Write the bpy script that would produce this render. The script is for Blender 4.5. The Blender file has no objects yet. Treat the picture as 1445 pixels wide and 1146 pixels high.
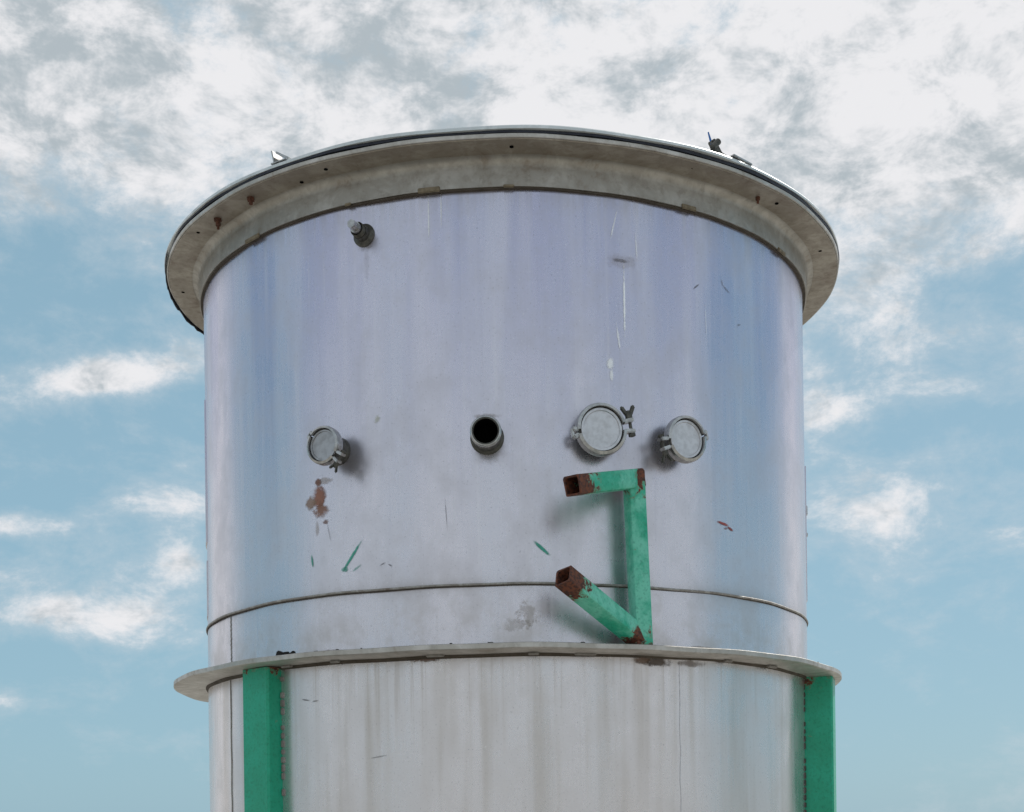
import bpy, bmesh, math, random
from math import sin, cos, pi, radians
from mathutils import Vector, Matrix
random.seed(4)
scene = bpy.context.scene
scene.view_settings.view_transform = 'Standard'
scene.view_settings.look = 'None'
scene.view_settings.exposure = 0

SUN_EL, SUN_AZ = radians(50), radians(42)     # azimuth from +Y towards +X

# ------------------------------------------------------------------ node helper
class G:
    def __init__(s, nt): s.nt = nt; s.n = nt.nodes; s.l = nt.links
    def put(s, sock, v):
        if isinstance(v, (int, float)): sock.default_value = v
        elif isinstance(v, (tuple, list)):
            v = tuple(v)
            if len(sock.default_value) == 4 and len(v) == 3: v = v + (1,)
            sock.default_value = v
        else: s.l.new(v, sock)
    def m(s, op, a, b=0.0, c=0.0, clamp=False):
        n = s.n.new('ShaderNodeMath'); n.operation = op; n.use_clamp = clamp
        s.put(n.inputs[0], a); s.put(n.inputs[1], b); s.put(n.inputs[2], c)
        return n.outputs[0]
    def add(s, a, b): return s.m('ADD', a, b)
    def sub(s, a, b): return s.m('SUBTRACT', a, b)
    def mul(s, a, b): return s.m('MULTIPLY', a, b)
    def vec(s, x, y, z=0.0):
        n = s.n.new('ShaderNodeCombineXYZ')
        for i, v in enumerate((x, y, z)): s.put(n.inputs[i], v)
        return n.outputs[0]
    def sep(s, v):
        n = s.n.new('ShaderNodeSeparateXYZ'); s.l.new(v, n.inputs[0]); return n.outputs
    def noise(s, v, scale, detail=4, rough=.55, dist=0.0):
        n = s.n.new('ShaderNodeTexNoise'); s.l.new(v, n.inputs['Vector'])
        n.inputs['Scale'].default_value = scale; n.inputs['Detail'].default_value = detail
        n.inputs['Roughness'].default_value = rough; n.inputs['Distortion'].default_value = dist
        return n.outputs[0]
    def mix(s, f, a, b, mode='MIX'):
        n = s.n.new('ShaderNodeMix'); n.data_type = 'RGBA'; n.blend_type = mode
        s.put(n.inputs[0], f); s.put(n.inputs[6], a); s.put(n.inputs[7], b)
        return n.outputs[2]
    def ss(s, v, lo, hi, a=0.0, b=1.0):
        n = s.n.new('ShaderNodeMapRange'); n.interpolation_type = 'SMOOTHSTEP'
        s.put(n.inputs[0], v); s.put(n.inputs[1], lo); s.put(n.inputs[2], hi)
        s.put(n.inputs[3], a); s.put(n.inputs[4], b)
        return n.outputs[0]
    def vblob(s, V, u0, v0, su, sv, rot=0.0):
        """gaussian bump in (azimuth, elevation) space, cheap vector form"""
        mp = s.n.new('ShaderNodeMapping'); mp.vector_type = 'TEXTURE'
        mp.inputs['Location'].default_value = (u0, v0, 0); mp.inputs['Rotation'].default_value = (0, 0, rot)
        mp.inputs['Scale'].default_value = (su, sv, 1); s.l.new(V, mp.inputs['Vector'])
        n = s.n.new('ShaderNodeVectorMath'); n.operation = 'DOT_PRODUCT'
        s.l.new(mp.outputs[0], n.inputs[0]); s.l.new(mp.outputs[0], n.inputs[1])
        return s.m('EXPONENT', s.mul(n.outputs['Value'], -1.0))
    def bump(s, h, strength, dist):
        n = s.n.new('ShaderNodeBump'); n.inputs['Strength'].default_value = strength
        n.inputs['Distance'].default_value = dist; s.l.new(h, n.inputs['Height'])
        return n.outputs[0]

def new_mat(name):
    m = bpy.data.materials.new(name); m.use_nodes = True
    g = G(m.node_tree); b = m.node_tree.nodes['Principled BSDF']
    tc = g.n.new('ShaderNodeTexCoord')
    return m, g, b, tc.outputs['Object']

# ------------------------------------------------------------------ materials
def mat_wall():
    m, g, b, P = new_mat('weathered_stainless')
    x, y, z = g.sep(P)
    T = g.m('ARCTAN2', x, g.mul(y, -1.0))
    def n(a, bz, off=0.0, detail=4, rough=.55):
        return g.noise(g.vec(g.mul(T, a), g.mul(z, bz), off), 1.0, detail, rough)
    mid = n(9, .5, 3, 3, .6)
    fine = n(60, 1.3, 7, 3, .65)
    blot = n(7, 5, 11, 5, .70)
    grain = n(170, 140, 15, 2, .7)
    col = g.mix(g.ss(mid, .34, .66), (.495, .50, .655), (.615, .605, .715))
    col = g.mix(g.ss(z, 3.3, 2.35, 0, .85), col, (.68, .655, .69))  # sky reflection put into the colour: bluer steel above, paler grey below
    col = g.mix(g.ss(fine, .52, .78, 0, .20), col, (.82, .80, .83))
    col = g.mix(g.ss(fine, .45, .25, 0, .16), col, (.42, .405, .47))
    col = g.mix(g.ss(blot, .45, .68, 0, .30), col, (.50, .48, .51))
    low = g.ss(z, 2.105, 2.09)
    col = g.mix(g.mul(low, .6), col, (.73, .69, .665))
    run = g.mul(g.mul(low, g.ss(mid, .46, .66)), g.ss(z, 1.3, 2.1, .25, .6))
    col = g.mix(run, col, (.48, .435, .39))
    run2 = g.mul(g.mul(low, g.ss(fine, .54, .74)), g.ss(z, 1.75, 2.1, .02, .42))
    col = g.mix(run2, col, (.38, .33, .28))
    # grime at the ring, seam and top joint
    d = g.mul(g.ss(z, 2.34, 2.107), g.ss(blot, .42, .62, .1, .45))
    d = g.mul(d, g.sub(1.0, low))
    col = g.mix(d, col, (.47, .43, .39))
    sm = g.m('EXPONENT', g.mul(g.m('ABSOLUTE', g.sub(z, 2.280)), -60.0))
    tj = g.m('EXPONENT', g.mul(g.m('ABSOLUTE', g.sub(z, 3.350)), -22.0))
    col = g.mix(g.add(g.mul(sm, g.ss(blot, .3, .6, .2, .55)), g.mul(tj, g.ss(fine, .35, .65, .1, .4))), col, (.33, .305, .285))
    col = g.mix(g.ss(grain, .60, .74, 0, .45), col, (.29, .28, .30))
    col = g.mix(g.ss(grain, .38, .26, 0, .35), col, (.88, .87, .89))
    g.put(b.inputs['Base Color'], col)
    b.inputs['Metallic'].default_value = .84
    g.put(b.inputs['Roughness'], g.add(g.ss(blot, .3, .7, .21, .35), g.mul(g.ss(fine, .4, .7), .05)))
    return m

def mat_marks():
    m, g, b, P = new_mat('stains_and_scuffs')
    def at(nm):
        a = g.n.new('ShaderNodeAttribute'); a.attribute_name = nm; return a
    e = at('e').outputs['Fac']; na = at('na').outputs['Fac']; op = at('op').outputs['Fac']; tn = at('tint')
    nz = g.sub(g.noise(P, 55, 4, .7), .5)
    v = g.add(e, g.mul(g.mul(nz, na), g.m('MULTIPLY', e, 2.2, clamp=True)))
    al = g.mul(g.ss(v, .30, .82), op)
    white = g.ss(tn.outputs['Fac'], .9, .98)
    g.put(b.inputs['Base Color'], g.mix(g.mul(g.ss(nz, -.1, .15, 0, .2), g.sub(1.0, white)), tn.outputs['Color'], (.10, .08, .07)))
    g.put(b.inputs['Metallic'], g.mul(white, .85))
    g.put(b.inputs['Alpha'], al); b.inputs['Roughness'].default_value = .5
    return m

def mat_galv(name, c1, c2, stain, metallic=.3, rough=.55, sc=1.0):
    m, g, b, P = new_mat(name)
    n2 = g.noise(P, 40 * sc, 3, .7); n3 = g.noise(P, 11 * sc, 4, .72, .4)
    col = g.mix(g.ss(n3, .55, .35), c1, c2)
    col = g.mix(g.ss(n2, .5, .75, 0, .35), col, tuple(v * .6 for v in c1))
    col = g.mix(g.ss(n3, .56, .72, 0, .55), col, stain)
    g.put(b.inputs['Base Color'], col)
    b.inputs['Metallic'].default_value = metallic
    g.put(b.inputs['Roughness'], g.ss(n2, .3, .7, rough - .08, rough + .1))
    return m

def mat_paint(name, base, faded, rust_amount):
    m, g, b, P = new_mat(name)
    at = g.n.new('ShaderNodeAttribute'); at.attribute_name = 'rust'
    rust = at.outputs['Fac']
    n1 = g.noise(P, 11, 4, .65); n2 = g.noise(P, 38, 4, .7, .4); n3 = g.noise(P, 120, 2, .6)
    col = g.mix(g.ss(n1, .40, .64, 0, 1), base, faded)
    col = g.mix(g.ss(n3, .48, .78, 0, .45), col, tuple(v * .45 for v in base))
    rm = g.add(g.mul(g.sub(n2, .5), 1.9), g.add(rust, rust_amount))
    rcol = g.mix(g.ss(n3, .35, .65), (.045, .016, .011), (.16, .05, .024))
    mask = g.ss(rm, .44, .54)
    halo = g.ss(rm, .30, .46, 0, .45)
    col = g.mix(halo, col, (.20, .16, .10))
    col = g.mix(mask, col, rcol)
    g.put(b.inputs['Base Color'], col)
    g.put(b.inputs['Roughness'], g.add(g.mul(mask, .35), g.ss(n3, .3, .7, .34, .46)))
    g.put(b.inputs['Normal'], g.bump(g.add(g.mul(mask, -.6), g.mul(n2, .5)), .45, .003))
    return m

def mat_plain(name, c, metallic, rough, var=.25, sc=30, spec=.5):
    m, g, b, P = new_mat(name)
    n = g.noise(P, sc, 3, .65)
    col = g.mix(g.ss(n, .35, .7), c, tuple(v * (1 - var) for v in c))
    g.put(b.inputs['Base Color'], col)
    b.inputs['Metallic'].default_value = metallic
    b.inputs['Specular IOR Level'].default_value = spec
    g.put(b.inputs['Roughness'], g.ss(n, .3, .7, rough - .06, rough + .08))
    return m

M_wall = mat_wall()
M_marks = mat_marks()
M_collar = mat_galv('galvanised_collar', (.34, .32, .285), (.43, .41, .375), (.21, .16, .12), .6, .42)
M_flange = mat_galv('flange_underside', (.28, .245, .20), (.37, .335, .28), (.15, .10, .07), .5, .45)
M_ring = mat_galv('ring_steel', (.42, .40, .365), (.53, .51, .48), (.21, .16, .115), .55, .42)
M_lid = mat_galv('lid_sheet', (.58, .62, .63), (.70, .73, .74), (.4, .4, .4), .35, .38)
M_gasket = mat_plain('black_gasket', (.014, .017, .03), 0, .6)
M_seal_shade = mat_plain('dirty_sealant_and_shade', (.07, .055, .04), 0, .8)
M_weld = mat_galv('weld_bead', (.27, .25, .23), (.38, .37, .35), (.12, .07, .045), .4, .55, 3)
M_fit = mat_plain('cast_stainless', (.48, .48, .475), .92, .30, .3, 60)
M_cap = mat_plain('cap_stainless', (.60, .60, .62), .88, .38, .14, 60)
M_cap2 = mat_plain('cap_stainless_dull', (.40, .405, .42), .85, .40, .2, 60)
M_dark = mat_plain('dark_bronze_steel', (.10, .097, .085), .5, .45, .45, 70)
M_tab = mat_plain('tan_weld_tab', (.24, .195, .13), .2, .6, .4, 60)
M_hole = mat_plain('hole_black', (.004, .004, .004), 0, .95, .2, 20, 0.0)
M_dirt = mat_plain('black_dirt', (.02, .018, .015), 0, .95, .4, 60)
M_rust = mat_plain('rust', (.12, .045, .025), 0, .85, .6, 80)
M_blue = mat_plain('blue_plastic', (.03, .14, .42), 0, .4)
M_green = mat_paint('green_post_paint', (.003, .34, .195), (.006, .39, .235), -.10)
M_green2 = mat_paint('green_bracket_paint', (.014, .38, .23), (.15, .57, .42), 0.02)

# ------------------------------------------------------------------ mesh helpers
def obj(name, bm, mat, parent=None, smooth=None):
    me = bpy.data.meshes.new(name); bm.to_mesh(me); bm.free()
    o = bpy.data.objects.new(name, me); scene.collection.objects.link(o)
    if mat: me.materials.append(mat)
    if parent: o.parent = parent
    if smooth is not None:
        for p in me.polygons: p.use_smooth = True
        try: me.set_sharp_from_angle(angle=radians(smooth))
        except Exception: pass
    return o

def empty(name):
    e = bpy.data.objects.new(name, None); e.empty_display_size = .2
    scene.collection.objects.link(e); return e

def revolve(profile, seg=256, fn=None, closed=True, a0=0.0, a1=2 * pi):
    """profile list of (r,z) revolved round Z. theta=0 at -Y."""
    bm = bmesh.new(); full = abs(a1 - a0 - 2 * pi) < 1e-6
    cnt = seg if full else seg + 1
    rows = []
    for i in range(cnt):
        t = a0 + (a1 - a0) * i / seg; row = []
        for (r, z) in profile:
            if fn: r2, z2 = fn(r, z, t)
            else: r2, z2 = r, z
            row.append(bm.verts.new((r2 * sin(t), -r2 * cos(t), z2)))
        rows.append(row)
    k = len(profile)
    for i in range(seg if full else seg):
        A = rows[i]; B = rows[(i + 1) % cnt]
        for j in range(k if closed else k - 1):
            bm.faces.new((A[j], B[j], B[(j + 1) % k], A[(j + 1) % k]))
    if not full and closed:
        bm.faces.new(rows[0]); bm.faces.new(rows[-1][::-1])
    bmesh.ops.recalc_face_normals(bm, faces=bm.faces)
    return bm

def frame(th, z, R=1.0, pitch=0.0):
    """local X = tangent (towards +theta), Y = up, Z = outward normal"""
    t = radians(th)
    n = Vector((sin(t), -cos(t), 0)); tx = Vector((cos(t), sin(t), 0)); up = Vector((0, 0, 1))
    M = Matrix(((tx.x, up.x, n.x, n.x * R), (tx.y, up.y, n.y, n.y * R), (tx.z, up.z, n.z, z), (0, 0, 0, 1)))
    return M @ Matrix.Rotation(pitch, 4, 'X')

def lathe(bm, prof, seg=48, M=Matrix(), a0=0, a1=2 * pi):
    full = abs(a1 - a0 - 2 * pi) < 1e-6; cnt = seg if full else seg + 1; rows = []
    for i in range(cnt):
        t = a0 + (a1 - a0) * i / seg
        rows.append([bm.verts.new(M @ Vector((r * cos(t), r * sin(t), h))) for r, h in prof])
    k = len(prof)
    for i in range(seg):
        A = rows[i]; B = rows[(i + 1) % cnt]
        for j in range(k - 1):
            bm.faces.new((A[j], B[j], B[j + 1], A[j + 1]))
    return rows

def ringsolid(bm, prof, seg, M, a0, a1):
    full = abs(a1 - a0 - 2 * pi) < 1e-6; cnt = seg if full else seg + 1; rows = []
    for i in range(cnt):
        t = a0 + (a1 - a0) * i / seg
        rows.append([bm.verts.new(M @ Vector((r * cos(t), r * sin(t), h))) for r, h in prof])
    k = len(prof)
    for i in range(seg):
        A = rows[i]; B = rows[(i + 1) % cnt]
        for j in range(k): bm.faces.new((A[j], B[j], B[(j + 1) % k], A[(j + 1) % k]))
    if not full: bm.faces.new(rows[0]); bm.faces.new(rows[-1][::-1])

def box(bm, size, M, bev=0.0):
    b2 = bmesh.new(); bmesh.ops.create_cube(b2, size=1.0)
    bmesh.ops.scale(b2, vec=size, verts=b2.verts)
    if bev: bmesh.ops.bevel(b2, geom=b2.edges[:], offset=bev, segments=2, affect='EDGES')
    bmesh.ops.transform(b2, matrix=M, verts=b2.verts)
    me = bpy.data.meshes.new('tmp'); b2.to_mesh(me); b2.free(); bm.from_mesh(me); bpy.data.meshes.remove(me)

def cyl(bm, r, p0, p1, M=Matrix(), seg=16, r2=None, bev=0):
    p0 = Vector(p0); p1 = Vector(p1); d = p1 - p0
    q = d.to_track_quat('Z', 'Y').to_matrix().to_4x4()
    b2 = bmesh.new()
    bmesh.ops.create_cone(b2, cap_ends=True, segments=seg, radius1=r, radius2=r if r2 is None else r2, depth=d.length)
    bmesh.ops.transform(b2, matrix=M @ Matrix.Translation((p0 + p1) / 2) @ q, verts=b2.verts)
    me = bpy.data.meshes.new('tmp'); b2.to_mesh(me); b2.free(); bm.from_mesh(me); bpy.data.meshes.remove(me)

def fix(bm): bmesh.ops.recalc_face_normals(bm, faces=bm.faces); return bm

# ------------------------------------------------------------------ ground
bm = bmesh.new()
bmesh.ops.create_grid(bm, x_segments=2, y_segments=2, size=3000)
ground = obj('ground', bm, None)
m, g, b, P = new_mat('ground_concrete')
n1 = g.noise(P, .6, 4, .6)
c = g.mix(g.ss(n1, .35, .65), (.27, .26, .24), (.36, .345, .31))
g.put(b.inputs['Base Color'], c); b.inputs['Roughness'].default_value = .9
ground.data.materials.append(m)

# ------------------------------------------------------------------ tank
tank = empty('storage_tank')
rd = random.Random(12)
waves = [(rd.uniform(2, 9), rd.uniform(-4, 4), rd.uniform(0, 6.28), rd.uniform(.0004, .0011)) for _ in range(9)]
waves += [(rd.uniform(10, 26), rd.uniform(-9, 9), rd.uniform(0, 6.28), rd.uniform(.00005, .00016)) for _ in range(8)]
waves = [(round(a), b_, c_, d_) for a, b_, c_, d_ in waves]
def dent(r, z, t):
    return r + sum(a * sin(k * t + kz * z + ph) for k, kz, ph, a in waves), z
zs = [0.35 + i * (3.40 - 0.35) / 110 for i in range(111)]
bm = revolve([(1.0, z) for z in zs], 320, dent, closed=False)
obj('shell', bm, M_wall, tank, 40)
bm = revolve([(1.0, .35), (.55, .2), (.12, .1)], 96, closed=False); obj('bottom_cone', bm, M_wall, tank, 40)

# stains, scratches and paint scuffs: thin films lying on the shell
brown = (.20, .09, .06); tan = (.36, .29, .21); green = (.04, .38, .28); wht = (1.0, 1.0, 1.0); drk = (.10, .10, .11)
marks = [  # theta deg, z, half width, half height, rot deg, colour, noise, opacity
    (-31.7, 2.555, .026, .044, 0, (.30, .13, .085), 1.6, .95), (-33.4, 2.545, .022, .020, 0, (.34, .22, .15), 2.6, .7),
    (-31.4, 2.520, .030, .022, 0, (.30, .15, .10), 2.6, .75), (-30.6, 2.60, .03, .012, 0, tan, 2.6, .35), (-31.9, 2.60, .012, .012, 0, (.22, .10, .07), 2.6, .8),
    (-32.2, 2.47, .008, .025, 0, tan, 1.6, .3), (-30.4, 2.485, .012, .008, 0, brown, 3, .6),
    (-25.4, 2.380, .0055, .055, -38, green, 1.2, .85), (-26.8, 2.345, .014, .008, 0, green, 2.0, .6), (-24.6, 2.345, .02, .004, 30, green, 2.0, .4),
    (-33.3, 2.381, .004, .020, 8, green, 1.0, .8),
    (5.6, 2.376, .006, .032, 48, green, 1.2, .9),
    (19.4, 3.06, .0036, .11, 0, wht, 1.8, .9), (18.3, 2.96, .0035, .045, 8, wht, 2.0, .7),
    (16.9, 2.890, .012, .022, 0, wht, 3.0, .8), (17.1, 2.855, .006, .02, 0, wht, 2.8, .7), (21.6, 3.22, .003, .045, 3, wht, 1.6, .5),
    (17.8, 3.27, .003, .05, -14, wht, 1.6, .6), (-11.5, 3.28, .003, .07, 0, wht, 1.6, .6), (-9.5, 3.30, .003, .05, 0, wht, 1.6, .5), (35, 3.05, .002, .05, 2, wht, 1.2, .4),
    (38.2, 2.483, .026, .005, -8, (.34, .06, .05), 2.2, .95), (40.0, 2.472, .014, .004, -20, (.30, .05, .04), 2.2, .9), (38.9, 2.47, .010, .004, 10, (.2, .06, .05), 2.2, .5),
    (18.8, 3.172, .026, .006, 0, drk, 2.6, .40), (18.9, 3.17, .05, .025, 0, tan, 2.4, .15),
    (33.1, 3.142, .0028, .016, -50, drk, 1.0, .6), (39.9, 3.160, .0024, .020, 60, drk, 1.0, .5), (38.9, 3.175, .0024, .010, 20, drk, 1.0, .5),
    (-19.9, 2.350, .010, .0025, 25, drk, 1.2, .5), (-18.6, 2.345, .008, .0025, -30, drk, 1.2, .5), (-9.3, 2.476, .0018, .05, 4, drk, 1.2, .35),
    (-29.8, 2.455, .0018, .035, 14, drk, 1.0, .35), (43, 3.07, .010, .003, 20, drk, 1.4, .4),
    (-20.5, 2.750, .010, .014, -35, (.42, .45, .22), 2.8, .35), (-35, 1.990, .018, .0028, -10, drk, 1.2, .55), (-33, 1.985, .012, .0028, 5, drk, 1.2, .45), (-21, 1.82, .03, .0022, 8, drk, 1.2, .35),
    (3.2, 2.20, .03, .035, 30, (.38, .30, .20), 4.8, .25), (1.5, 2.17, .05, .02, 0, (.38, .32, .23), 4.8, .2),
    (-2.7, 2.735, .04, .008, 0, (.34, .30, .25), 2.0, .35), (-2.3, 2.650, .045, .045, 0, (.34, .32, .30), 2.4, .15),
    (-22.2, 3.25, .035, .035, 0, (.30, .27, .25), 2.0, .35), (-22, 3.19, .010, .06, 0, (.36, .34, .33), 2, .1),
    (24.5, 2.074, .050, .015, 0, (.10, .075, .06), 2.8, .8), (21.8, 2.078, .028, .012, 0, (.18, .11, .07), 2.8, .7), (-13, 2.082, .05, .008, 0, (.18, .11, .08), 2.8, .7),
    (31, 2.075, .05, .010, 0, (.20, .15, .12), 2.8, .5),
    (-30, 2.122, .03, .005, 0, brown, 2.6, .4), (33, 2.122, .04, .005, 0, tan, 2.6, .4),
]
bm = bmesh.new(); le = bm.verts.layers.float.new('e'); ln = bm.verts.layers.float.new('na'); lo = bm.verts.layers.float.new('op'); lc = bm.verts.layers.float_color.new('tint')
for idx, (th, mz, su, sz, rot, c, na, op) in enumerate(marks):
    ext = 1.6; NN = 12; r = radians(rot); rows = []
    for i in range(NN + 1):
        row = []
        for j in range(NN + 1):
            a = (i / NN * 2 - 1) * ext; q = (j / NN * 2 - 1) * ext
            x_ = a * su; y_ = q * sz
            tt = radians(th) + x_ * cos(r) - y_ * sin(r); zz = mz + x_ * sin(r) + y_ * cos(r)
            rr = dent(1.0, zz, tt)[0] + .0010 + idx * .00002
            v = bm.verts.new((rr * sin(tt), -rr * cos(tt), zz)); v[le] = math.exp(-(a * a + q * q)); v[ln] = na * .6; v[lo] = op; v[lc] = (*c, 1)
            row.append(v)
        rows.append(row)
    for i in range(NN):
        for j in range(NN): bm.faces.new((rows[i][j], rows[i + 1][j], rows[i + 1][j + 1], rows[i][j + 1]))
obj('stains_and_scuffs', bm, M_marks, tank, 60)

def wob(a, b2=0):
    return lambda r, z, t: (r + a * sin(5 * t + 2) + a * .6 * sin(17 * t), z + b2 * sin(9 * t + 1) + b2 * .7 * sin(23 * t))
prof = [(1.008, 3.349), (1.014, 3.349), (1.014, 3.400), (1.016, 3.412), (1.022, 3.421), (1.032, 3.425), (1.108, 3.431),
        (1.110, 3.433), (1.110, 3.441), (1.108, 3.443), (1.008, 3.443)]
obj('top_collar', revolve(prof, 256, wob(.0008, .0008)), M_collar, tank, 35)
obj('joint_seal', revolve([(.996, 3.3445), (1.0098, 3.3450), (1.0098, 3.3485), (.996, 3.3490)], 256, wob(.0012, .0012)), M_seal_shade, tank, 60)
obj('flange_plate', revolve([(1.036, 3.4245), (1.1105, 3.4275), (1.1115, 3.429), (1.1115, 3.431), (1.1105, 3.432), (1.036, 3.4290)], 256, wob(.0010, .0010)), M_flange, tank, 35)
obj('flange_lip', revolve([(1.1125, 3.4300), (1.1160, 3.4305), (1.1165, 3.4320), (1.1165, 3.4400), (1.1150, 3.4415), (1.1125, 3.4415)], 256, wob(.0010, .0010)), M_ring, tank, 35)
def gk(r, z, t):
    k = .002 * sin(11 * t) + .0015 * sin(29 * t + 1)
    return (r + (k if r > 1.05 else 0), z + (.006 * max(0, sin(t - .2)) if z > 3.446 else 0))
obj('gasket', revolve([(1.0, 3.4435), (1.116, 3.4435), (1.116, 3.4500), (1.0, 3.4500)], 256, gk), M_gasket, tank, 35)
def lidf(r, z, t):
    if r > 1.05: r += .0025 * sin(4 * t + .6) + .0015 * sin(13 * t)
    return r, z + .006 * max(0, sin(t - .2)) + (.0012 * sin(15 * t) if r > 1.05 else 0)
obj('lid', revolve([(.0005, 3.520), (.6, 3.505), (1.0, 3.468), (1.09, 3.4610), (1.115, 3.4620), (1.119, 3.4610), (1.121, 3.4580), (1.121, 3.4515), (1.116, 3.4505), (1.0, 3.4505), (.0005, 3.4505)], 256, lidf), M_lid, tank, 30)
bm = bmesh.new()
rnd = random.Random(7); N = 46; top = []; bot = []
for i in range(N + 1):
    t = radians(-128 + i * 1.25); e = sin(pi * i / N)
    d = .004 + e * (.012 + .010 * rnd.random())
    R = 1.1195 + .002 * rnd.random()
    top.append(bm.verts.new((R * sin(t), -R * cos(t), 3.448))); bot.append(bm.verts.new((R * sin(t), -R * cos(t), 3.444 - d)))
for i in range(N): bm.faces.new((top[i], top[i + 1], bot[i + 1], bot[i]))
o = obj('torn_gasket_edge', bm, M_gasket, tank)
md = o.modifiers.new('s', 'SOLIDIFY'); md.thickness = .003

# mid ring flange
obj('ring_flange', revolve([(.985, 2.0905), (1.106, 2.0905), (1.110, 2.0925), (1.110, 2.1045), (1.106, 2.1065), (.985, 2.1065)], 256, wob(.0016, .0012)), M_ring, tank, 35)
obj('ring_weld_upper', revolve([(.994, 2.106), (1.010, 2.1065), (1.007, 2.112), (.994, 2.116)], 256, wob(.001, .0006)), M_weld, tank, 50)
obj('ring_weld_lower', revolve([(.994, 2.080), (1.006, 2.086), (1.009, 2.091), (.994, 2.091)], 256, wob(.001, .0008)), M_seal_shade, tank, 50)
obj('lap_seam', revolve([(.992, 2.2760), (1.0055, 2.2770), (1.0070, 2.2800), (1.0055, 2.2830), (.992, 2.2850)], 256, wob(.0005, .0010)), M_weld, tank, 60)
obj('seam_shadow_strip', revolve([(.992, 2.2740), (1.0045, 2.2744), (1.0045, 2.2762), (.992, 2.2764)], 256, wob(.0004, .0010)), M_seal_shade, tank, 60)  # dark strip stands in for the shadow under the seam ledge

def vbead(name, th, z0, z1, w, d, mat, seg=40):
    bm = bmesh.new(); pr = []
    for i in range(seg + 1):
        z = z0 + (z1 - z0) * i / seg; j = .0012 * sin(i * 1.7) + .0008 * sin(i * 4.1)
        M = frame(th, z, dent(1.0, z, radians(th))[0]); pts = [(-w, -.003), (-w * .6, d), (w * .6, d), (w, -.003)]
        pr.append([bm.verts.new(M @ Vector((a + j, 0, c))) for a, c in pts])
    for i in range(seg):
        for k in range(3): bm.faces.new((pr[i][k], pr[i][k + 1], pr[i + 1][k + 1], pr[i + 1][k]))
    obj(name, fix(bm), mat, tank, 60)
vbead('vertical_weld_lower', -57.5, .4, 2.085, .0035, .002, M_weld)
vbead('vertical_weld_band', -57, 2.118, 2.272, .003, .002, M_weld)
vbead('vertical_weld_right', 28.6, .4, 2.080, .0016, .0010, M_cap)
def curved_plate(name, th0, th1, z0, z1, t, mat):
    bm = revolve([(.995, z0), (1.0 + t, z0), (1.0 + t, z1), (.995, z1)], 12, None, True, radians(th0), radians(th1))
    obj(name, bm, mat, tank, 30)
curved_plate('side_plate_a', -95, -75, 2.56, 3.02, .005, M_wall)
curved_plate('side_plate_b', -95, -75, 2.32, 2.50, .004, M_wall)
curved_plate('side_plate_c', 79, 95, 2.36, 2.80, .005, M_wall)
bm = bmesh.new()
for z, s in ((2.66, .03), (2.58, .012)):
    box(bm, (.03, s, .010), frame(81, z, 1.004), .002)
obj('side_clips', bm, M_fit, tank)

# tabs on the lower edge of the collar
bm = bmesh.new()
for th, z, w, h in ((-11.2, 3.351, .062, .014), (1.1, 3.3505, .030, .008), (31.1, 3.351, .050, .013), (-46, 3.349, .070, .013), (-24.8, 3.348, .02, .008), (56, 3.349, .05, .012)):
    box(bm, (w, h, .006), frame(th, z, 1.0145), .002)
obj('collar_tabs', bm, M_tab, tank)
bm = bmesh.new(); bm2 = bmesh.new()
def uz(r): return 3.4245 + (r - 1.036) * .039
for th, r in ((-26.5, 1.075), (1.5, 1.075), (29, 1.075), (69, 1.07), (-32, 1.050), (-84, 1.075), (48, 1.075), (-58, 1.08)):
    t = radians(th); cyl(bm, .0055, (r * sin(t), -r * cos(t), uz(r) - .001), (r * sin(t), -r * cos(t), uz(r) + .002), seg=14)
for th, r, s in ((-42, 1.07, .011), (-51.5, 1.07, .012), (-53, 1.055, .008), (44, 1.06, .007)):
    t = radians(th); cyl(bm2, s, (r * sin(t), -r * cos(t), 3.418), (r * sin(t), -r * cos(t), 3.430), seg=6)
    cyl(bm2, s * .5, (r * sin(t), -r * cos(t), 3.408), (r * sin(t), -r * cos(t), 3.42), seg=10)
obj('flange_holes', bm, M_hole, tank); obj('rusty_bolts', bm2, M_rust, tank)  # holes are black discs, their inner shade given by colour

# rim clips
bm = bmesh.new(); F = frame(-33.5, 3.464, 1.10)
box(bm, (.056, .004, .05), F @ Matrix.Translation((0, .002, -.01)), .001)
box(bm, (.005, .044, .04), F @ Matrix.Translation((-.024, .020, -.01)) @ Matrix.Rotation(.25, 4, 'Z'), .001)
box(bm, (.054, .006, .03), F @ Matrix.Translation((.004, .022, -.01)) @ Matrix.Rotation(-.55, 4, 'Z'), .001)
obj('rim_clip_plate', bm, M_fit, tank)
bm = bmesh.new(); F = frame(33.0, 3.474, 1.09)
box(bm, (.080, .014, .03), F @ Matrix.Translation((.02, -.002, 0)) @ Matrix.Rotation(-.25, 4, 'Z'), .002)
box(bm, (.050, .016, .02), F @ Matrix.Translation((.0, .018, 0)) @ Matrix.Rotation(-.9, 4, 'Z'), .002)
cyl(bm, .009, (-.022, .012, .012), (.0, .034, .012), F, 12)
cyl(bm, .005, (-.03, .0, .0), (.014, .008, .0), F, 10)
obj('rim_latch', bm, M_dark, tank)
bm = bmesh.new(); cyl(bm, .004, (-.012, .022, .0), (-.026, .058, .0), F, 10, r2=.002); obj('latch_tip', bm, M_blue, tank)
bm = bmesh.new(); box(bm, (.075, .008, .03), frame(37, 3.471, 1.105) @ Matrix.Rotation(-.1, 4, 'Z'), .002); obj('latch_strap', bm, M_fit, tank)

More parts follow.
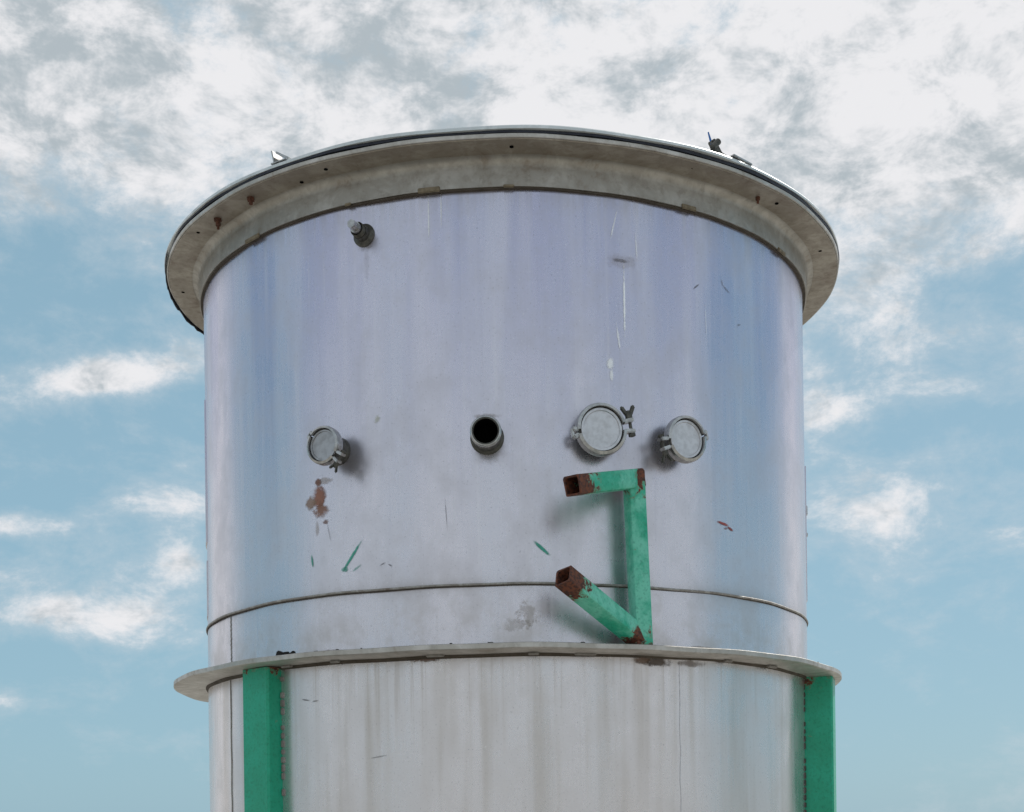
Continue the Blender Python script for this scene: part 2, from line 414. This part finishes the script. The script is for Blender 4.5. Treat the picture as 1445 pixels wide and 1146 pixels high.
# bits lying on the ring
bm = bmesh.new()
for dx, s in ((-.02, .018), (.0, .014), (.022, .012)):
    box(bm, (s * 1.5, s, s), frame(-35 + dx * 57, 2.112, 1.075) @ Matrix.Rotation(dx * 20, 4, 'Z'), .003)
for i in range(26):
    s = rd.uniform(.003, .008)
    box(bm, (s * rd.uniform(1, 3), s * .7, s), frame(rd.uniform(-60, 60), 2.108, rd.uniform(1.02, 1.10)), s * .2)
obj('dirt_lumps', bm, M_dirt, tank)
bm = bmesh.new()
for th, w in ((-11, .05), (4, .03), (12, .06), (-38, .04), (38, .03), (50, .05), (-28, .03)):
    box(bm, (w, .006, .012), frame(th, 2.0875, 1.02), .002)
obj('ring_under_tabs', bm, M_weld, tank)

# ------------------------------------------------------------------ green posts
def post(name, th, w, d, r0, mat):
    bm = bmesh.new(); z0, z1 = 0.0, 2.0895; N = 60
    F = lambda z: frame(th, z, r0)
    t = .006
    sec = [(-w / 2, 0), (-w / 2, d - .006), (-w / 2 + .006, d), (w / 2 - .006, d), (w / 2, d - .006), (w / 2, 0), (w / 2 - t, 0), (w / 2 - t, d - t - .004), (-w / 2 + t, d - t - .004), (-w / 2 + t, 0)]
    rows = []
    lay = bm.verts.layers.float.new('rust')
    for i in range(N + 1):
        z = z0 + (z1 - z0) * i / N; row = []
        for a, c in sec:
            v = bm.verts.new(F(z) @ Vector((a, 0, c))); v[lay] = max(0, .45 - (z1 - z) * 6) + (.20 if c < .02 else 0); row.append(v)
        rows.append(row)
    k = len(sec)
    for i in range(N):
        for j in range(k): bm.faces.new((rows[i][j], rows[i][(j + 1) % k], rows[i + 1][(j + 1) % k], rows[i + 1][j]))
    bm.faces.new(rows[0]); bm.faces.new(rows[-1][::-1])
    obj(name, fix(bm), mat, tank, 20)
    bm = bmesh.new(); rnd = random.Random(3)
    for s in (-1, 1):
        for i in range(70):
            z = .45 + i * (2.08 - .45) / 70
            if rnd.random() < .75:
                dz = .012 + .010 * rnd.random()
                box(bm, (.006 + .005 * rnd.random(), dz, .010), frame(th + s * math.degrees(w / 2 + .004), z, 1.0), .0015)
    obj(name + '_weld', bm, M_weld if th < 0 else M_dark, tank)
post('leg_post_1', -44.3, .125, .055, .992, M_green)
post('leg_post_2', 73, .115, .096, .992, M_green)
post('leg_post_3', 195, .125, .055, .992, M_green)

# ------------------------------------------------------------------ sanitary clamps
def clamp(th, z, R, L, bolt, wing, capmat=M_cap, tilt=0.0, lug=1.0):
    root = empty('pipe_clamp')
    F = frame(th, z, .995) @ Matrix.Rotation(tilt, 4, 'X')
    bm = bmesh.new()
    lathe(bm, [(R * .66, -.02), (R * .66, L * .72), (R * .86, L * .86), (R * .90, L), (R * .90, L + .002), (R * .5, L + .002)], 48, F)
    lathe(bm, [(R * .66, -.02), (R * .74, .004), (R * .70, .010), (R * .66, .014)], 48, F)
    obj('stub', fix(bm), M_dark, root, 40)
    bm = bmesh.new()
    lathe(bm, [(R * .835, L), (R * .835, L + .007), (R * .82, L + .009), (R * .73, L + .009), (R * .71, L + .0065), (R * .35, L + .006), (.0003, L + .0058)], 64, F)
    obj('blind_cap', fix(bm), capmat, root, 25)
    bm = bmesh.new()
    pr = [(R * .88, L - .012), (R * .98, L - .012), (R * 1.02, L - .006), (R * 1.02, L + .009), (R * .99, L + .015), (R * .88, L + .018), (R * .865, L + .012)]
    gp = .16
    ringsolid(bm, pr, 34, F, bolt + gp, bolt + pi - gp * .6)
    ringsolid(bm, pr, 34, F, bolt + pi + gp * .6, bolt + 2 * pi - gp)
    for s in (-1, 1):
        Mx = F @ Matrix.Rotation(bolt, 4, 'Z')
        box(bm, (R * .42 * lug, R * .15, .024), Mx @ Matrix.Translation((R * 1.14, s * R * .20, L + .002)) @ Matrix.Rotation(s * .10, 4, 'Z'), .0022)
        Mh = F @ Matrix.Rotation(bolt + pi, 4, 'Z')
        box(bm, (R * .24, R * .16, .022), Mh @ Matrix.Translation((R * 1.04, s * R * .13, L + .002)) @ Matrix.Rotation(s * .35, 4, 'Z'), .0022)
    box(bm, (R * .12, R * .36, .012), F @ Matrix.Rotation(bolt + pi, 4, 'Z') @ Matrix.Translation((R * 1.17, 0, L + .002)), .002)
    obj('clamp_band', fix(bm), M_fit, root, 35)
    bm = bmesh.new(); Mx = F @ Matrix.Rotation(bolt, 4, 'Z') @ Matrix.Translation((R * 1.22, 0, L + .002))
    s = 1 if wing > 0 else -1
    cyl(bm, R * .065, (0, -s * R * .42, 0), (0, s * R * .60, 0), Mx, 12)
    cyl(bm, R * .14, (0, s * R * .29, 0), (0, s * R * .48, 0), Mx, 16)
    for k in (-1, 1):
        b = Mx @ Matrix.Translation((k * R * .16, s * R * .60, 0)) @ Matrix.Rotation(-k * s * .5, 4, 'Z')
        box(bm, (R * .17, R * .42, .007), b, .003)
    cyl(bm, R * .14, (0, -s * R * .40, 0), (0, -s * R * .29, 0), Mx, 6)
    obj('wing_nut_bolt', fix(bm), M_dark, root, 35)
    return root
clamp(-27.6, 2.675, .052, .070, radians(-38), -1, M_cap2)
clamp(14.4, 2.690, .070, .050, radians(10), 1)
clamp(28.0, 2.683, .063, .062, radians(196), 1)

# open pipe nozzle
root = empty('pipe_nozzle'); F = frame(-2.7, 2.676, .995)
bm = bmesh.new()
lathe(bm, [(.044, -.01), (.046, .006), (.041, .011), (.0385, .012), (.0385, .060), (.0405, .062), (.0405, .072), (.0385, .074), (.0335, .074), (.0325, .072), (.0322, .064)], 56, F)
obj('nozzle_tube', fix(bm), M_dark, root, 30)
bm = bmesh.new(); ringsolid(bm, [(.0408, .0625), (.0420, .0635), (.0420, .0715), (.0395, .0745), (.0370, .0750), (.0370, .0700)], 56, F, 0, 2 * pi)
obj('nozzle_lip', fix(bm), M_fit, root, 30)
bm = bmesh.new(); lathe(bm, [(.0324, .0700), (.0318, .066), (.0318, .012), (.0005, .012)], 40, F); obj('nozzle_bore', fix(bm), M_hole, root, 30)  # black lining and shallow floor stand in for the shade inside the pipe

# threaded plug
root = empty('threaded_plug'); F = frame(-22.4, 3.260, .995) @ Matrix.Rotation(-.05, 4, 'X')
bm = bmesh.new()
lathe(bm, [(.032, -.01), (.032, .007), (.025, .011), (.0215, .013), (.0215, .032), (.0005, .032)], 40, F)
for i in range(4): lathe(bm, [(.018, .032 + i * .004), (.020, .034 + i * .004), (.018, .036 + i * .004)], 32, F)
obj('socket', fix(bm), M_dark, root, 40)
bm = bmesh.new(); cyl(bm, .015, (0, 0, .032), (0, 0, .058), F, 20); cyl(bm, .0125, (0, 0, .054), (0, 0, .080), F, 6)
obj('plug_head', bm, M_fit, root)

# ------------------------------------------------------------------ square tube bracket
br = empty('square_tube_bracket')
def tube(name, p0, p1, w, up, r0, r1, roll=0.0, shell=.005, n=24):
    p0 = Vector(p0); p1 = Vector(p1); d = (p1 - p0); L = d.length; d.normalize()
    a = Vector(up).cross(d).normalized(); b = d.cross(a).normalized()
    q = Matrix.Rotation(roll, 3, d); a = q @ a; b = q @ b
    bm = bmesh.new(); lay = bm.verts.layers.float.new('rust')
    h = w / 2; c = .006
    sec = [(-h + c, -h), (h - c, -h), (h - c * .3, -h + c * .3), (h, -h + c), (h, h - c), (h - c * .3, h - c * .3), (h - c, h), (-h + c, h), (-h + c * .3, h - c * .3), (-h, h - c), (-h, -h + c), (-h + c * .3, -h + c * .3)]
    rnd = random.Random(int(L * 1e4))
    def row(s, k, jit=0):
        out = []
        for (x, y) in sec:
            jj = (rnd.random() - .5) * jit
            v = bm.verts.new(p0 + d * (s * L + jj) + a * x * k + b * y * k)
            v[lay] = max(r0 * max(0, 1 - s * L / .07), r1 * max(0, 1 - (1 - s) * L / .10)); out.append(v)
        return out
    rows = [row(i / n, 1, .004 if i == n else 0) for i in range(n + 1)]
    k = (w - 2 * shell) / w
    inner = [row(1.0, k), row(.6, k)]
    allr = rows + inner
    K = len(sec)
    for i in range(len(allr) - 1):
        for j in range(K): bm.faces.new((allr[i][j], allr[i][(j + 1) % K], allr[i + 1][(j + 1) % K], allr[i + 1][j]))
    bm.faces.new(rows[0]); bm.faces.new(inner[-1][::-1])
    return obj(name, fix(bm), M_green2, br, 25)
tb = radians(20.0)
def wp(th, R, z): t = radians(th); return Vector((R * sin(t), -R * cos(t), z))
base = wp(19.9, 1.070, 2.108); topp = wp(18.9, 1.070, 2.575)
W = .049
tube('upright', base, topp, W, (cos(tb), sin(tb), 0), .5, .85)
tube('upper_arm', (topp.x + .012, topp.y + .02, 2.562), (.172, -1.210, 2.492), W + .002, (0, 0, 1), .85, 1.1)
tube('brace_arm', (base.x - .012, base.y, 2.132), (.146, -1.205, 2.262), W + .002, (0, 0, 1), .8, 1.25, roll=.25)

# ------------------------------------------------------------------ sky
w = bpy.data.worlds.new('sky'); scene.world = w; w.use_nodes = True
g = G(w.node_tree); bg = w.node_tree.nodes['Background']
sky = g.n.new('ShaderNodeTexSky'); sky.sky_type = 'NISHITA'; sky.sun_disc = False
sky.sun_elevation = SUN_EL; sky.sun_rotation = SUN_AZ; sky.air_density = 1.0; sky.dust_density = 1.0; sky.ozone_density = 1.5
tc = g.n.new('ShaderNodeTexCoord'); D = tc.outputs['Generated']
dx, dy, dz = g.sep(D)
AZ = g.mul(g.m('ARCTAN2', dx, dy), 180 / pi); EL = g.mul(g.m('ARCSINE', dz), 180 / pi)
V = g.vec(AZ, EL)
Q = g.vec(g.mul(AZ, pi / 180), g.mul(EL, 1.6 * pi / 180), g.mul(dy, .15))
n1 = g.noise(Q, 12, 7, .67, .15)
n3 = g.noise(Q, 4.5, 1, .5)
sh = g.noise(Q, 17, 5, .67, .2)
dens = g.add(g.mul(n1, .90), g.mul(n3, .27))
bias = g.ss(EL, 21.0, 26.5, -.17, .16)
for (a, e, sa, se, k, r) in [(18, 23, 9, 6.5, .21, 0), (-16.0, 17.6, 4.4, .8, .33, .18), (-13.0, 13.3, 2.2, 1.2, .26, 0), (-19, 12.0, 2.4, .5, .24, 0),
                          (-16.3, 8.6, 4.0, 1.2, .33, -.1), (-12.9, 11, 1.0, .9, .20, 0), (-20.5, 5.4, 1.5, .4, .22, 0),
                          (14.5, 12.5, 3.0, 1.4, .20, 0), (12.6, 16.0, 1.6, 1.6, .22, 0), (17, 16.6, 3.5, .6, .13, 0),
                          (46, 20, 13, 30, .45, 0), (-47, 20, 14, 30, .50, 0), (84, 10, 16, 28, -.26, 0)]:  # this row: unseen cloud banks and clear patch added for shell reflections
    bias = g.add(bias, g.mul(g.vblob(V, a, e, sa, se, r), k))
rear = g.ss(dy, .0, -.35)
bias = g.add(g.mul(bias, g.sub(1.0, rear)), g.mul(rear, .05))  # cloud cover behind the camera, added to brighten the shell
dd = g.add(dens, bias)
cl = g.ss(dd, .53, .74)
haze = g.ss(dd, .38, .62, 0, .38)
sh2 = g.add(g.add(sh, g.mul(g.vblob(V, 12, 30, 12, 5), .13)), g.ss(EL, 21, 18, 0, .12))
S = 1 / .11
def k(c): return tuple(v * S for v in c)
ccol = g.mix(g.ss(sh2, .37, .64), k((.44, .50, .54)), k((.84, .84, .86)))
tgt = g.mix(g.ss(EL, 30, 2), k((.27, .445, .55)), k((.29, .49, .605)))
blue = g.mix(.85, sky.outputs[0], tgt)
c = g.mix(haze, blue, k((.60, .66, .71))); c = g.mix(cl, c, ccol)
g.put(bg.inputs['Color'], c); bg.inputs['Strength'].default_value = .11

# sun
sl = bpy.data.lights.new('sun', 'SUN'); sl.energy = 4.0; sl.angle = radians(.6); sl.color = (1, .955, .89)
so = bpy.data.objects.new('sun', sl); scene.collection.objects.link(so)
sd = Vector((cos(SUN_EL) * sin(SUN_AZ), cos(SUN_EL) * cos(SUN_AZ), sin(SUN_EL)))
so.rotation_euler = sd.to_track_quat('Z', 'Y').to_euler()

# camera
cd = bpy.data.cameras.new('camera'); co = bpy.data.objects.new('camera', cd); scene.collection.objects.link(co)
cd.sensor_width = 36; cd.lens = 49.35; cd.shift_y = .419; cd.clip_end = 10000; cd.clip_start = .05
co.matrix_world = Matrix.Translation((.007, -4.8, 1.6)) @ Matrix.Rotation(pi / 2, 4, 'X') @ Matrix.Rotation(radians(-.7), 4, 'Z')
scene.camera = co
